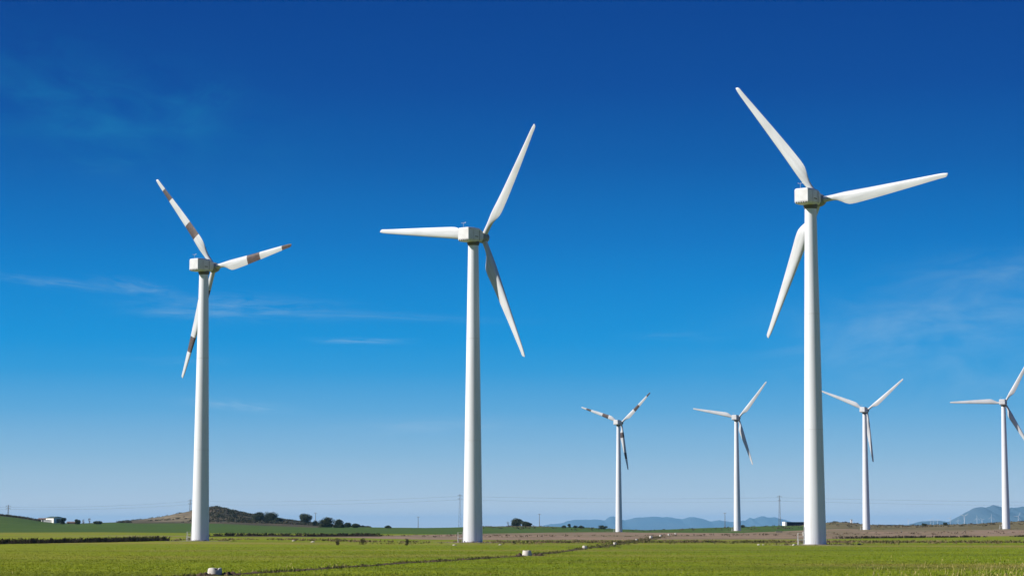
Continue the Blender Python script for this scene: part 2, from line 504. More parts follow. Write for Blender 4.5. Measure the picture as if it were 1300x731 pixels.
def gmix(f, a, b, fac_mul=None):
    n = gN.new('ShaderNodeMix'); n.data_type = 'RGBA'
    if fac_mul is not None:
        k = gN.new('ShaderNodeMath'); k.operation = 'MULTIPLY'; gL.new(f, k.inputs[0]); k.inputs[1].default_value = fac_mul; f = k.outputs[0]
    gL.new(f, n.inputs[0])
    for i, v in ((6, a), (7, b)):
        if isinstance(v, tuple): n.inputs[i].default_value = (*v, 1)
        else: gL.new(v, n.inputs[i])
    return n.outputs[2]
def gattr(name):
    a = gN.new('ShaderNodeAttribute'); a.attribute_name = name
    return a.outputs['Fac']
n_big = gnoise(.035, 4, (1, .55, 1))
n_mid = gnoise(.32, 5, (1, .7, 1))
n_fine = gnoise(3.2, 5)
n_fine2 = gnoise(.9, 6)
G1, G2, G3 = (.180, .245, .010), (.140, .212, .008), (.228, .25, .012)
fresh = gmix(n_big, G1, G2)
fresh = gmix(n_mid, fresh, G3, .55)
fresh = gmix(n_fine, fresh, (.08, .105, .010), .30)
dark = gmix(n_mid, (.062, .115, .022), (.045, .092, .018))
dark = gmix(n_big, dark, (.085, .13, .026), .6)
plo = gmix(gnoise(.06, 6, (1, .5, 1), .3, .7), (.285, .200, .138), (.205, .150, .10))
plo = gmix(gnoise(.5, 6, (1, .35, 1), .45, .7), plo, (.37, .275, .185), .6)
plo = gmix(gnoise(.022, 5, (1, .35, 1), .44, .66), plo, (.11, .115, .045), .7)
scr = gmix(gnoise(.09, 7, (1, 1, 1), .38, .60, .65), (.085, .075, .045), (.034, .040, .024))
scr = gmix(gnoise(.03, 5, (1, .5, 1), .45, .7), scr, (.19, .13, .085), .6)
tan_c = gmix(gnoise(.12, 7, (1, 1, 1), .45, .62, .65), (.36, .29, .18), (.11, .10, .06))
fresh = gmix(gnoise(.05, 5, (.35, 1, 1), .48, .66), fresh, (.115, .145, .014), .85)
fresh = gmix(gnoise(.017, 5, (.5, 1, 1), .50, .64), fresh, (.25, .195, .06), .75)
fresh = gmix(gnoise(.11, 5, (.3, 1, 1), .48, .75), fresh, (.25, .285, .012), .6)
fresh = gmix(gattr('sparse'), fresh, (.26, .275, .012), .5)
c = gmix(gattr('dark_field'), fresh, dark)
c = gmix(gattr('plough'), c, plo)
scr = gmix(gattr('olive'), scr, gmix(gnoise(.05, 6, (.4, 1, 1), .40, .62), (.20, .165, .085), (.10, .095, .045)))
c = gmix(gattr('scrub'), c, scr)
c = gmix(gattr('tan'), c, tan_c)
c = gmix(gattr('far'), c, (.11, .12, .06))
gL.new(c, gb.inputs['Base Color'])
bp = gN.new('ShaderNodeBump'); bp.inputs['Strength'].default_value = .5; bp.inputs['Distance'].default_value = .15
gL.new(n_fine2, bp.inputs['Height']); gL.new(bp.outputs[0], gb.inputs['Normal'])
ground = fast_mesh('ground', V, Fq, gm, attrs={'plough': plough, 'dark_field': dark_field, 'scrub': scrub, 'tan': tan_, 'far': far_m, 'sparse': sparse, 'olive': smooth((gu - U(560)) / .05)})
ground.data.polygons.foreach_set('use_smooth', np.ones(len(Fq), bool))
tag(ground, kind='structure')

# ------------------------------------------------------------------ far mountains (real ranges tens of kilometres away)
def mountain(name, D, pts, depth, seed, m, base=-190.):
    px = np.array([p for p, _ in pts], float)
    xs = np.array([xz(p, q, D)[0] for p, q in pts]); zs = np.array([xz(p, q, D)[1] for p, q in pts])
    n = 420
    X_ = np.linspace(xs[0], xs[-1], n)
    Zr = np.interp(X_, xs, zs)
    jag = np.array([mnoise.fractal(Vector((x * .0011, seed, 0)), 1.0, 2.0, 6) for x in X_])
    jag2 = np.array([mnoise.fractal(Vector((x * .004, seed + 5, 0)), .8, 2.0, 5) for x in X_])
    Zr = Zr + (jag * 12 + jag2 * 16) * np.clip((Zr - base) / 250, 0, 1)
    T = np.linspace(-1, 1, 61)
    Vv = []
    for t in T:
        for i in range(n):
            x = X_[i]
            y = D + t * depth + 500 * math.sin(x * .0006 + seed)
            q = mnoise.ridged_multi_fractal(Vector((x * .00055, (y + seed * 99) * .00055, seed)), 1.0, 2.1, 5, 1.0, 2.0)
            fall = (1 - abs(t)) ** .85
            hgt = (Zr[i] - base) * fall
            hgt *= 1 - (.30 * (1 - min(1, q * .6))) * min(1, abs(t) * 5) * (1 if abs(t) < 1 else 0)
            Vv.append((x, y, base - 5 + hgt + (5 if t == 0 else 0)))
    Vv = np.array(Vv)
    idx = np.arange(len(T) * n).reshape(len(T), n)
    Fc = np.stack([idx[:-1, :-1], idx[:-1, 1:], idx[1:, 1:], idx[1:, :-1]], -1).reshape(-1, 4)
    o = fast_mesh(name, Vv, Fc, m)
    o.data.polygons.foreach_set('use_smooth', np.ones(len(Fc), bool))
    tag(o, kind='structure')
    return o
M['mountain'] = mat('haze_blue_rock', (.040, .070, .095), .95, .05, (.065, .09, .105), .0012, 7)  # distance-haze blue mixed into the rock colour, besides the air volume
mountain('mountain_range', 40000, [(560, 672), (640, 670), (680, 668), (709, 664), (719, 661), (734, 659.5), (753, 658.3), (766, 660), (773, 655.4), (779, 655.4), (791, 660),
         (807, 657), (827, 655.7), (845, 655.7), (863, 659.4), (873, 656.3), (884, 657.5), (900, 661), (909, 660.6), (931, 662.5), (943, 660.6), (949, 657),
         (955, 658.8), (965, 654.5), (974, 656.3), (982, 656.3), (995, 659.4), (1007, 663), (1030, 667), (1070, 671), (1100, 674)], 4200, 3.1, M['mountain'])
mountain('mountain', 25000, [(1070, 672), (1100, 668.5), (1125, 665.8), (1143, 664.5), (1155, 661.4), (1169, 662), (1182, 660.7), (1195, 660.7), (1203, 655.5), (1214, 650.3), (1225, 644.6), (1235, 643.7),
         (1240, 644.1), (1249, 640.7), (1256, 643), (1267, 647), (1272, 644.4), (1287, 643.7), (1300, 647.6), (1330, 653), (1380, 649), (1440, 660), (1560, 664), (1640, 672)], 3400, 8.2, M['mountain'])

# ------------------------------------------------------------------ wind turbines
TILT = R(5)
ROT_R = 24.0
def airfoil(n=9):
    up, lo = [], []
    for i in range(n + 1):
        x = .5 - .5 * math.cos(math.pi * i / n)
        t = 5 * (.2969 * math.sqrt(x) - .126 * x - .3516 * x**2 + .2843 * x**3 - .1036 * x**4)
        cam_ = .04 * 4 * x * (1 - x)
        up.append((x, cam_ + t)); lo.append((x, cam_ - t))
    return up + lo[1:-1][::-1]
AF = airfoil()
def blade_mesh(bands, mats):
    rs = sorted(set([.75, 1.2, 1.8, 2.3, 2.9, 3.5, 4.2, 5.0, 5.7, 6.3, 7, 8, 9.2, 10.5, 12, 13.5, 15, 16.5, 18, 19.5, 21, 22.3, 23.2, 23.6, 23.85, 24.0] + [b * ROT_R for bd in bands for b in bd]))
    mb = MB(); rings = []
    for r in rs:
        ch = np.interp(r, [.75, 2.0, 3.0, 5.7, 6.6, 23.2, 23.6, 23.85, 24], [.95, .95, 1.15, 2.18, 2.24, .72, .62, .42, .12])
        round_ = 1 - smooth((r - 1.8) / 3.4)
        thick = np.interp(r, [2, 5.7, 10, 24], [.5, .30, .21, .15])
        tw = R(np.interp(r, [0, 3, 5.7, 9, 14, 24], [20, 20, 16, 10, 5, 1]))
        le = np.interp(r, [0, 2, 5.7, 23, 24], [.475, .475, .52, .22, .06])
        bend = -1.5 * (r / ROT_R) ** 1.25
        ring = []
        n = len(AF)
        for k, (x, t) in enumerate(AF):
            # circle with the same parametrisation
            w = 2 * math.pi * k / n
            cx, cy = .475 * math.cos(math.pi - w) , .475 * math.sin(w)
            ax, ay = -le + x * ch, t * ch * thick / .2 * .2 / .5 * 1.0
            X1 = cx * round_ + ax * (1 - round_); Y1 = cy * round_ + ay * (1 - round_)
            # local frame: -X leading edge, +Y upwind, +Z along the blade
            cxx = X1 * math.cos(tw) + Y1 * math.sin(tw)
            cyy = -X1 * math.sin(tw) + Y1 * math.cos(tw)
            ring.append((cxx, cyy + bend, r))
        rings.append(ring)
    n = len(AF)
    for ring in rings: mb.v += ring
    for i in range(len(rs) - 1):
        rm = (rs[i] + rs[i + 1]) / 2 / ROT_R
        mi = 1 if any(a < rm < b for a, b in bands) else 0
        for k in range(n):
            k2 = (k + 1) % n
            mb.f.append((i * n + k, i * n + k2, (i + 1) * n + k2, (i + 1) * n + k)); mb.m.append(mi)
    mb.f.append(tuple(range(n))[::-1]); mb.m.append(0)
    mb.f.append(tuple((len(rs) - 1) * n + k for k in range(n))); mb.m.append(1 if any(b > .99 for a, b in bands) else 0)
    return mb

HUB_OFF = 2.8
def rot_mat(t):
    return (Matrix.Translation((0, HUB_OFF * math.cos(TILT), 55 + HUB_OFF * math.sin(TILT))) @ Matrix.Rotation(TILT, 4, 'X') @ Matrix.Rotation(math.pi / 2 - t, 4, 'Y'))

def nacelle(parent, detail=True):
    # stations along the axis: y, half width, z bottom, z top, chamfer
    st = [(-2.85, 1.22, -.78, 1.50, .16), (-2.72, 1.30, -.90, 1.60, .22), (-1.2, 1.30, -.98, 1.62, .24), (.6, 1.22, -.98, 1.50, .26), (1.55, .98, -.88, 1.20, .30), (1.95, .80, -.72, .95, .30)]
    mb = MB(); rings = []
    for y, w, b, t, c in st:
        pts = [(-w + c, b), (w - c, b), (w, b + c * 1.5), (w, t - c), (w - c, t), (-w + c, t), (-w, t - c), (-w, b + c * 1.5)]
        rings.append([(x, y, 55 + .12 + z + y * math.sin(TILT) * .5) for x, z in pts])
    n = 8
    for rg in rings: mb.v += rg
    for i in range(len(rings) - 1):
        for k in range(n):
            k2 = (k + 1) % n
            mb.f.append((i * n + k, i * n + k2, (i + 1) * n + k2, (i + 1) * n + k)); mb.m.append(0)
    mb.f.append(tuple(range(n))[::-1]); mb.m.append(0)
    mb.f.append(tuple((len(rings) - 1) * n + k for k in range(n))); mb.m.append(0)
    o = mb.build('nacelle', M['nac'], parent)
    bevel(o, .09, 3)
    if not detail: return o
    for k in range(5):      # the row of air slots under the rear face
        v = MB(); v.box((-.88 + k * .44, -2.80, 55 - .70), (.30, .16, .19)); v.build('vent', M['nac_dark'], o)
    for side in (-1, 1):
        for yy in (-1.45, .25):
            v = MB(); v.box((side * 1.285, yy, 55.35), (.06, .05, 1.9)); v.build('panel_seam', M['hub'], o)
    v = MB(); v.box((0, -2.86, 55 - .50), (2.2, .03, .05)); v.build('rear_seam', M['hub'], o)
    v = MB(); v.box((1.30, -.6, 55.05), (.05, .8, .12)); v.build('side_vent', M['nac_dark'], o)
    a = MB()
    a.tube([(-.55, -2.1, 56.5), (-.55, -2.1, 57.6)], .025, 5)
    a.tube([(-.95, -2.1, 57.45), (-.15, -2.1, 57.45)], .02, 5)
    a.lathe([(.02, 0), (.08, .03), (.08, .10), (.02, .13)], 8, (-.95, -2.1, 57.45))
    a.box((-.15, -2.1, 57.55), (.22, .02, .10))
    a.build('wind_sensor', M['steel'], o)
    return o

TWR_R0, TWR_R1, TWR_H = 1.76, .93, 53.8
FACET = 0.0
def turbine(name, label, base, yaw, phase, bands, door_dir=178., group='large white wind turbines', steps=True, detail=True):
    rz = -R(yaw)
    t = empty(name, base, label, 'wind turbine', group, rz)
    tw = MB()
    pr = []
    for i in range(0, 28):
        z = TWR_H * i / 27
        pr.append((TWR_R0 + (TWR_R1 - TWR_R0) * (z / TWR_H) ** 1.02, z - (.3 if i == 0 else 0)))
    spin = -R(90) + R(FACET) - rz
    def turned(ob):
        ob.rotation_euler.z = spin; return ob
    tw.lathe(pr, 72 if detail else 20)
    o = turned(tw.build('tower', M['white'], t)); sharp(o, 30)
    for z in (18.2, 36.6) if detail else ():
        r = TWR_R0 + (TWR_R1 - TWR_R0) * z / TWR_H
        fl = MB(); fl.lathe([(r, z - .05), (r + .02, z - .04), (r + .02, z + .04), (r, z + .05)], 72)
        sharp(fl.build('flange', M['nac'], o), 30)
    fd = MB(); fd.lathe([(2.15, -.4), (2.15, .08), (2.08, .13), (1.70, .13)], 48)
    sharp(fd.build('foundation', M['old_concrete'], t))
    yr = MB(); yr.lathe([(TWR_R1 + .02, 53.5), (1.12, 53.8), (1.12, 54.2), (1.0, 54.35)], 40)
    sharp(yr.build('yaw_ring', M['gap'], t))
    nacelle(t, detail)
    hb = MB(); hb.lathe([(.70, -.95), (.95, -.75), (1.02, -.2), (1.0, .35), (.82, .85), (.5, 1.2), (.15, 1.36)], 32)
    h = sharp(hb.build('hub', M['hub'], t), 50)
    h.matrix_basis = Matrix.Translation((0, HUB_OFF * math.cos(TILT), 55 + HUB_OFF * math.sin(TILT))) @ Matrix.Rotation(TILT, 4, 'X') @ Matrix.Rotation(-math.pi / 2, 4, 'X')
    for k in range(3):
        bm_ = blade_mesh(bands[k] if bands else [], None)
        b = sharp(recalc(bm_.build('blade', [M['white_blade'], M['band']], t)), 60)
        b.matrix_basis = rot_mat(R(phase) + k * 2 * math.pi / 3)
    if steps:
        # door and steel stair on the side facing door_dir (degrees, world), undone for the yaw of the nacelle
        a = R(door_dir) - rz
        ca, sa = math.cos(a), math.sin(a)
        def P(r, s, z): return (r * ca - s * sa, r * sa + s * ca, z)
        d = MB(); d.box(P(TWR_R0 - .06, 0, 1.85), (.12, .80, 1.9), a)
        dr = d.build('door', M['hub'], t)
        hd = MB(); hd.box(P(TWR_R0 + .03, .3, 1.85), (.06, .05, .22), a); hd.build('handle', M['gap'], dr)
        st = MB()
        st.box(P(2.25, 0, .80), (.95, 1.1, .09), a)
        for r, q in ((1.85, .5), (1.85, -.5), (2.65, .5), (2.65, -.5)):
            st.tube([P(r, q, -.2), P(r, q, .8)], .045, 6)
        for q in (1.8, 2.6):
            st.tube([P(q, -.5, .76), P(q, -1.45, .0)], .04, 6)
        for k in range(4):
            st.box(P(2.25, -.66 - k * .24, .64 - k * .17), (.85, .24, .05), a)
        sp = st.build('entrance_steps', M['steel'], t)
        rl = MB()
        rl.tube([P(1.85, .53, .8), P(1.85, .53, 1.85), P(2.68, .53, 1.85), P(2.68, .53, .8)], .028, 6)
        rl.tube([P(1.85, .53, 1.35), P(2.68, .53, 1.35), P(2.68, -.5, 1.35)], .022, 6)
        rl.tube([P(2.68, .53, 1.85), P(2.68, -.53, 1.85), P(2.68, -1.45, 1.0), P(2.68, -1.45, 0)], .028, 6)
        rl.tube([P(2.68, -.5, .8), P(2.68, -.5, 1.85)], .028, 6)
        rl.build('railing', M['steel'], sp)
        cb_ = MB(); cb_.box(P(TWR_R0 - .05, -.95, 1.75), (.3, .4, .6), a)
        cb_.build('cabinet', M['concrete_pale'], t)
    return t

BA, BB, BC = [(.32, .47), (.757, .875)], [(.44, .60), (.88, 1.0)], [(.20, .31), (.63, .765)]
TB = [
 ('large turbine at left with dark bands on its blades, standing before the scrub hill', (-62.36, 459.57, .09), 39.5, 126.9, 'abc'),
 ('large plain white turbine left of centre, one blade pointing straight left', (-7.02, 411.49, -.44), 39.0, 173.0, None),
 ('biggest and nearest turbine, plain white, its lower blade passing behind the tower to the left', (47.92, 363.3, -.08), 38.4, 124.8, None),
 ('small distant turbine with dark banded blades, left of the other far ones', (54.15, 1163.5, .08), 33.2, 159.0, 'abc'),
 ('small distant plain turbine just left of the biggest tower', (110.31, 1124.4, .53), 28.1, 167.6, None),
 ('small distant turbine just right of the biggest tower, blades like a wide Y', (163.77, 1061.4, 1.5), 31.9, 156.3, None),
 ('small distant turbine at the right edge, before the blue mountain', (215.8, 1003.0, 2.4), 24.0, 178.5, None)]
for lab, b, yaw, ph, st in TB:
    bz = H(b[0], b[1])
    # the phase counts blades counter-clockwise seen from behind
    bands = None
    if st:
        # blade k=0: upper left, k=1: lower, k=2: right
        bands = [BA, BC, BB]
    turbine('wind_turbine', lab, (b[0], b[1], bz), yaw, ph, bands)

M['gravel'] = mat('gravel', (.27, .225, .16), .95, .1, (.15, .135, .075), .7, 7, .4)
for q, (lab, b, yaw, ph, st) in enumerate(TB):
    n = 40; m = MB(); z0 = H(b[0], b[1])
    rg = [(.3, .07), (3.2, .065), (5.2, .035), (6.2, -.05)]
    vs = []
    for r, z in rg:
        for k in range(n):
            w_ = 2 * math.pi * k / n; rr = r * (1 + .16 * mnoise.noise(Vector((math.cos(w_) * 1.5, math.sin(w_) * 1.5, q))))
            x, y = b[0] + rr * 1.25 * math.cos(w_), b[1] + rr * math.sin(w_)
            vs.append((x, y, H(x, y) + z))
    fs = [(i * n + k, i * n + (k + 1) % n, (i + 1) * n + (k + 1) % n, (i + 1) * n + k) for i in range(len(rg) - 1) for k in range(n)]
    tag(mesh_obj('gravel_pad', vs, fs, M['gravel'], smooth=True), kind='structure')

# far wind farm on the plain under the mountain
far_turbs = [(1153.5, 17062, 12, 'tiny pale turbine farthest left on the far plain, where the mountain foothills begin'),
             (1181.5, 17392, 50, 'tiny pale turbine before the low foothills, left one of a close pair'),
             (1185.0, 16732, 80, 'tiny pale turbine before the low foothills, right one of a close pair'),
             (1190.5, 17612, 20, 'tiny pale turbine just left of where the mountain starts to rise'),
             (1206.5, 13760, 65, 'small pale turbine at the left foot of the mountain, beside a dark bush'),
             (1216.5, 17612, 100, 'tiny pale turbine between the left foot of the mountain and the tallest far tower'),
             (1224.4, 10500, 35, 'tallest of the far pale turbines, below the left shoulder of the mountain'),
             (1240.5, 14860, 95, 'tiny far turbine with a raised blade, left of the mountain peak'),
             (1247.0, 17392, 15, 'tiny far turbine directly below the highest mountain peak'),
             (1258.8, 13429, 88, 'far pale turbine with an upright blade, right of the mountain peak'),
             (1293.0, 12040, 60, 'far pale turbine right of the distant tower at the picture edge')]
proto = None
index_kids()
for px, D, ph, lab in far_turbs:
    x = U(px) * D
    z = H(x, D)
    if proto is None:
        t = proto = turbine('wind_turbine', lab, (x, D, z), 25, ph, None, group='distant wind turbines before the mountain', steps=False, detail=False)
        index_kids()
    else:
        t = copy_tree(proto); t.location = (x, D, z)
        index_kids()
        for ch in KIDS.get(t.name, []):
            if ch.name.startswith('blade'):
                pass
        bl = [ch for ch in KIDS.get(t.name, []) if ch.name.startswith('blade')]
        for k, b in enumerate(bl):
            b.matrix_basis = rot_mat(R(ph) + k * 2 * math.pi / 3)
        t['label'] = lab

# ------------------------------------------------------------------ vegetation
def brush(name, label, pts, mat_, h=(.4, .9), spread=.5, twigs=16, tw=.05, kind='stuff', cat='undergrowth'):
    """clumps of thin upright twigs at the given (x, y, scale) points"""
    pts = np.array(pts)
    n = len(pts) * twigs
    base = np.repeat(pts, twigs, 0)
    s = base[:, 2]
    ang_ = rng.uniform(0, 2 * np.pi, n); rr = np.sqrt(rng.uniform(0, 1, n)) * spread * s
    bx = base[:, 0] + np.cos(ang_) * rr; by = base[:, 1] + np.sin(ang_) * rr
    bz = height(bx, by) - .05
    hh = rng.uniform(h[0], h[1], n) * s
    lean = rng.normal(0, .5, (n, 2)) * hh[:, None]
    wa = rng.uniform(0, np.pi, n); wd = tw * rng.uniform(.6, 1.6, n)
    dx, dy = np.cos(wa) * wd, np.sin(wa) * wd
    v = np.empty((n, 4, 3))
    v[:, 0] = np.stack([bx - dx * .6, by - dy * .6, bz], -1)
    v[:, 1] = np.stack([bx + dx * .6, by + dy * .6, bz], -1)
    v[:, 2] = np.stack([bx + lean[:, 0] + dx, by + lean[:, 1] + dy, bz + hh * .8], -1)
    v[:, 3] = np.stack([bx + lean[:, 0] * 1.2 - dx * .3, by + lean[:, 1] * 1.2 - dy * .3, bz + hh], -1)
    Fc = np.arange(n * 4).reshape(n, 4)
    o = fast_mesh(name, v.reshape(-1, 3), Fc, mat_)
    return tag(o, label, cat, kind=kind)

def along(pxy, step, jitter=.6, scale=(.7, 1.3), keep=1.0, cluster=None):
    """points scattered along a ground line given by pixels of the photograph"""
    P_ = [ground_pt(*p) for p in pxy]
    out = []
    for a, b in zip(P_, P_[1:]):
        L_ = (b - a).length; k = max(1, int(L_ / step))
        for i in range(k):
            q = a.lerp(b, (i + random.random()) / k)
            if cluster is not None and mnoise.noise(Vector((q.x * cluster, q.y * cluster * .3, 3.3))) < (1 - keep) * 1.2 - .6: continue
            if cluster is None and random.random() > keep: continue
            out.append((q.x + random.gauss(0, jitter), q.y + random.gauss(0, jitter), random.uniform(*scale)))
    return out

# dark hedge bank at left and its thinner continuation
bank_px = [(-160, 692.2), (-60, 691), (0, 690), (60, 689), (120, 688), (165, 687), (205, 686)]
bp_ = [(x, y, s_ * (.75 + .6 * (.5 + mnoise.noise(Vector((x * .13, y * .13, 4)))))) for x, y, s_ in along(bank_px, .20, 1.3, (.6, 1.25))]
BANKS = [('earth_bank', bank_px, 1.1, .30), ('earth_bank', [(262, 680.7), (340, 680.5), (400, 681), (480, 680.4)], 1.3, .38)]
brush('bramble_bank', 'long dark low bramble bank across the left field', bp_, M['weed_dark'], (.30, .85), .6, 16, .07)
brush('dry_weeds', 'brown dry weeds along the bank around the banded turbine', along([(190, 685.6), (240, 685.2), (300, 684.8), (360, 684.5), (430, 686.5), (500, 688)], .8, 2.5, (.5, 1.2), .8), M['weed_green'], (.2, .55), .8, 12, .08)
brush('bramble_line', 'thin dark bramble line behind the banded turbine', along([(262, 680.5), (340, 680.3), (400, 680.8), (480, 680.2)], .45, 1.2, (.7, 1.3), .9), M['weed_dark'], (.5, 1.0), .7, 14, .11)
brush('dry_weeds', 'dry weeds on the field edge past the middle turbine', along([(470, 690), (560, 690.3), (640, 690.3), (760, 690.6)], .7, .9, (.4, 1.2), .55, .05), M['weed_green'], (.12, .42), .6, 12, .06)
brush('dry_weeds', 'brown green rough weeds crossing the field left of the biggest turbine', along([(690, 688.5), (800, 688), (900, 687.6), (1000, 687.8)], .10, 14.0, (.3, 1.2), .8, .02), M['weed_green'], (.15, .48), .8, 14, .07)
brush('dry_weeds', 'brown green rough weeds crossing the field right of the biggest turbine', along([(1050, 688.5), (1140, 688.3), (1220, 688), (1340, 688)], .10, 14.0, (.3, 1.3), .75, .02), M['weed_green'], (.15, .5), .8, 14, .07)
brush('bramble_line', 'thin dark line of weeds where the ploughed strip meets the right field', along([(1072, 683.2), (1150, 682.4), (1230, 681.6), (1360, 680)], .6, 1.5, (.5, 1.2), .85, .03), M['weed_dark'], (.25, .7), .8, 12, .09)
brush('dry_weeds', 'scattered dark weeds over the ploughed strip', along([(560, 681), (700, 680), (850, 679.5), (1000, 678.5), (1150, 676.5), (1330, 675)], 1.1, 26, (.4, 1.2), .8), M['weed'], (.2, .6), .9, 8, .1)
ring_pts = []
for (lab, b, yaw, ph, st) in TB:
    for k in range(26 if b[1] < 600 else 16):
        a = random.uniform(0, 2 * math.pi); r = random.uniform(2.3, 5.5)
        ring_pts.append((b[0] + r * math.cos(a) * 1.5, b[1] + r * math.sin(a), random.uniform(.4, 1.1)))
brush('dry_weeds', 'tufts of dry weeds ringing the turbine feet', ring_pts, M['weed_green'], (.15, .5), .6, 16, .05)

# rough soil ribbon with weeds following the line of concrete markers
def ribbon(name, P_, width, hgt, m, step=.35, label=None):
    pts = []
    for a, b in zip(P_, P_[1:]):
        L_ = (Vector(b) - Vector(a)).length; k = max(1, int(L_ / step))
        for i in range(k): pts.append(Vector(a).lerp(Vector(b), i / k))
    n = 9; Vv = []
    for i, p in enumerate(pts):
        q = pts[min(i + 1, len(pts) - 1)] - pts[max(i - 1, 0)]
        s = Vector((q.y, -q.x, 0)).normalized()
        wv = width * (1 + .45 * mnoise.noise(Vector((p.x * .2, p.y * .2, 7))))
        for k in range(n):
            t = -1 + 2 * k / (n - 1)
            c = p + s * t * wv
            lump = mnoise.fractal(Vector((c.x * 1.3, c.y * 1.3, 2)), 1, 2, 4)
            z = H2(c.x, c.y) + (1 - t * t) * (hgt * (.55 + .9 * lump)) - .03 * (1 if abs(t) == 1 else 0)
            Vv.append((c.x, c.y, z))
    idx = np.arange(len(pts) * n).reshape(-1, n)
    Fc = np.stack([idx[:-1, :-1], idx[:-1, 1:], idx[1:, 1:], idx[1:, :-1]], -1).reshape(-1, 4)
    o = fast_mesh(name, np.array(Vv), Fc, m)
    tag(o, label, kind='structure')
    return o
def H2(x, y):
    return H(x, y) if y > 430 else float(cubic_noise(x, y, 60., 1) * .05)
line = [(-24, 112), (-17, 133), (-13.2, 150), (-9, 173), (-3.4, 199), (.8, 219), (4.5, 250), (8.8, 293), (12.5, 325), (16, 361), (20, 410), (25.2, 468), (34.3, 568), (42.8, 664)]
LP = [Vector((x, y, 0)) for x, y in line]
ribbon('ditch', LP, .38, .10, M['soil'], .5)
wl_pts = []
for a, b in zip(LP, LP[1:]):
    L_ = (b - a).length
    for i in range(int(L_ / .30)):
        q = a.lerp(b, random.random())
        if mnoise.noise(Vector((q.x * .1, q.y * .12, 1))) < -.05: continue
        wid = .45 if q.y < 300 else 1.4
        wl_pts.append((q.x + random.gauss(0, wid), q.y + random.gauss(0, .6), random.uniform(.4, 1.1)))
brush('ditch_weeds', 'brown and dark weeds growing along the diagonal ditch', wl_pts, M['ditch_weed'], (.08, .30), .35, 12, .035)

for nm_, px_, w_, h_ in BANKS:
    ribbon(nm_, [ground_pt(*p) for p in px_], w_, h_, M['weed_dark'], .8)
# young crop blades in the near field
def grass(n, d0, d1, hgt, wd, um, mat_, name, label, power=1.0, skip_line=True):
    t = rng.uniform(0, 1, n) ** power
    y = d0 + (d1 - d0) * rng.beta(1.0, 2.6, n); x = rng.uniform(-um, um, n) * y
    z = height(x, y)
    keep = np.ones(n, bool)
    x, y, z = x[keep], y[keep], z[keep]; n = len(x)
    k = 3
    bx = np.repeat(x, k) + rng.normal(0, .05, n * k); by = np.repeat(y, k) + rng.normal(0, .05, n * k); bz = np.repeat(z, k)
    a = rng.uniform(0, np.pi, n * k); w = wd * rng.uniform(.5, 1.4, n * k); h = hgt * rng.uniform(.5, 1.3, n * k)
    v = np.empty((n * k, 3, 3))
    v[:, 0] = np.stack([bx - np.cos(a) * w, by - np.sin(a) * w, bz - .02], -1)
    v[:, 1] = np.stack([bx + np.cos(a) * w, by + np.sin(a) * w, bz - .02], -1)
    v[:, 2] = np.stack([bx + rng.normal(0, .5, n * k) * h, by + rng.normal(0, .5, n * k) * h, bz + h], -1)
    o = fast_mesh(name, v.reshape(-1, 3), np.arange(n * k * 3).reshape(-1, 3), mat_, attrs={'sparse': np.repeat(np.clip((U(560) - bx / by) / .22, 0, 1) * .7, 3)})
    return tag(o, label, 'grass', kind='stuff')
grass(130000, 95, 430, .055, .024, .29, gm, 'grass', 'short bright green young crop covering the near field', 1.25)

fw = []
while len(fw) < 2600:
    y = 108 + random.expovariate(1 / 70.); x = random.uniform(-.28, .28) * y
    if mnoise.noise(Vector((x * .05, y * .09, 8))) < .12: continue
    fw.append((x, y, random.uniform(.4, 1.2)))
brush('field_weeds', 'patches of darker weeds and thicker tufts in the near crop', fw, M['crop_tuft'], (.05, .17), .45, 9, .02)
# pale straw stalks near right, pale flecks at left
def straw(n, gen, hgt, wd, name, label):
    xs, ys = gen(n)
    z = height(xs, ys)
    a = rng.uniform(0, np.pi, n); w = wd * rng.uniform(.6, 1.6, n); h = hgt * rng.uniform(.4, 1.3, n)
    lx, ly = rng.normal(0, .2, n) * h, rng.normal(0, .2, n) * h
    v = np.empty((n, 4, 3))
    dx, dy = np.cos(a) * w, np.sin(a) * w
    v[:, 0] = np.stack([xs - dx * .3, ys - dy * .3, z], -1); v[:, 1] = np.stack([xs + dx * .3, ys + dy * .3, z], -1)
    v[:, 2] = np.stack([xs + lx + dx, ys + ly + dy, z + h], -1); v[:, 3] = np.stack([xs + lx - dx, ys + ly - dy, z + h * .85], -1)
    o = fast_mesh(name, v.reshape(-1, 3), np.arange(n * 4).reshape(-1, 4), M['straw'])
    return tag(o, label, 'dry stalks', kind='stuff')
def g1(n):
    y = 104 + rng.exponential(26, n); px = 1000 + (1 - rng.beta(1.0, 2.6, n)) * 330
    return (px - 650) / 2916 * y, y
straw(1300, g1, .24, .013, 'straw_stalks', 'pale straw stalks standing in the grass at bottom right')
def g2(n):
    c = rng.integers(0, 5, n); cx = np.array([320, 400, 415, 290, 440])[c]; cy = np.array([148, 156, 166, 140, 170])[c]
    y = cy + rng.normal(0, 7, n); px = cx + rng.normal(0, 22, n)
    return (px - 650) / 2916 * y, y
straw(90, g2, .16, .028, 'pale_flecks', 'few pale dry leaves lying in the crop right of the nearest marker')
def g3(n):
    y = 104 + rng.exponential(30, n); px = rng.uniform(-60, 1360, n)
    return (px - 650) / 2916 * y, y
straw(260, g3, .16, .014, 'dry_stalks', 'single dry stalks scattered through the near crop')

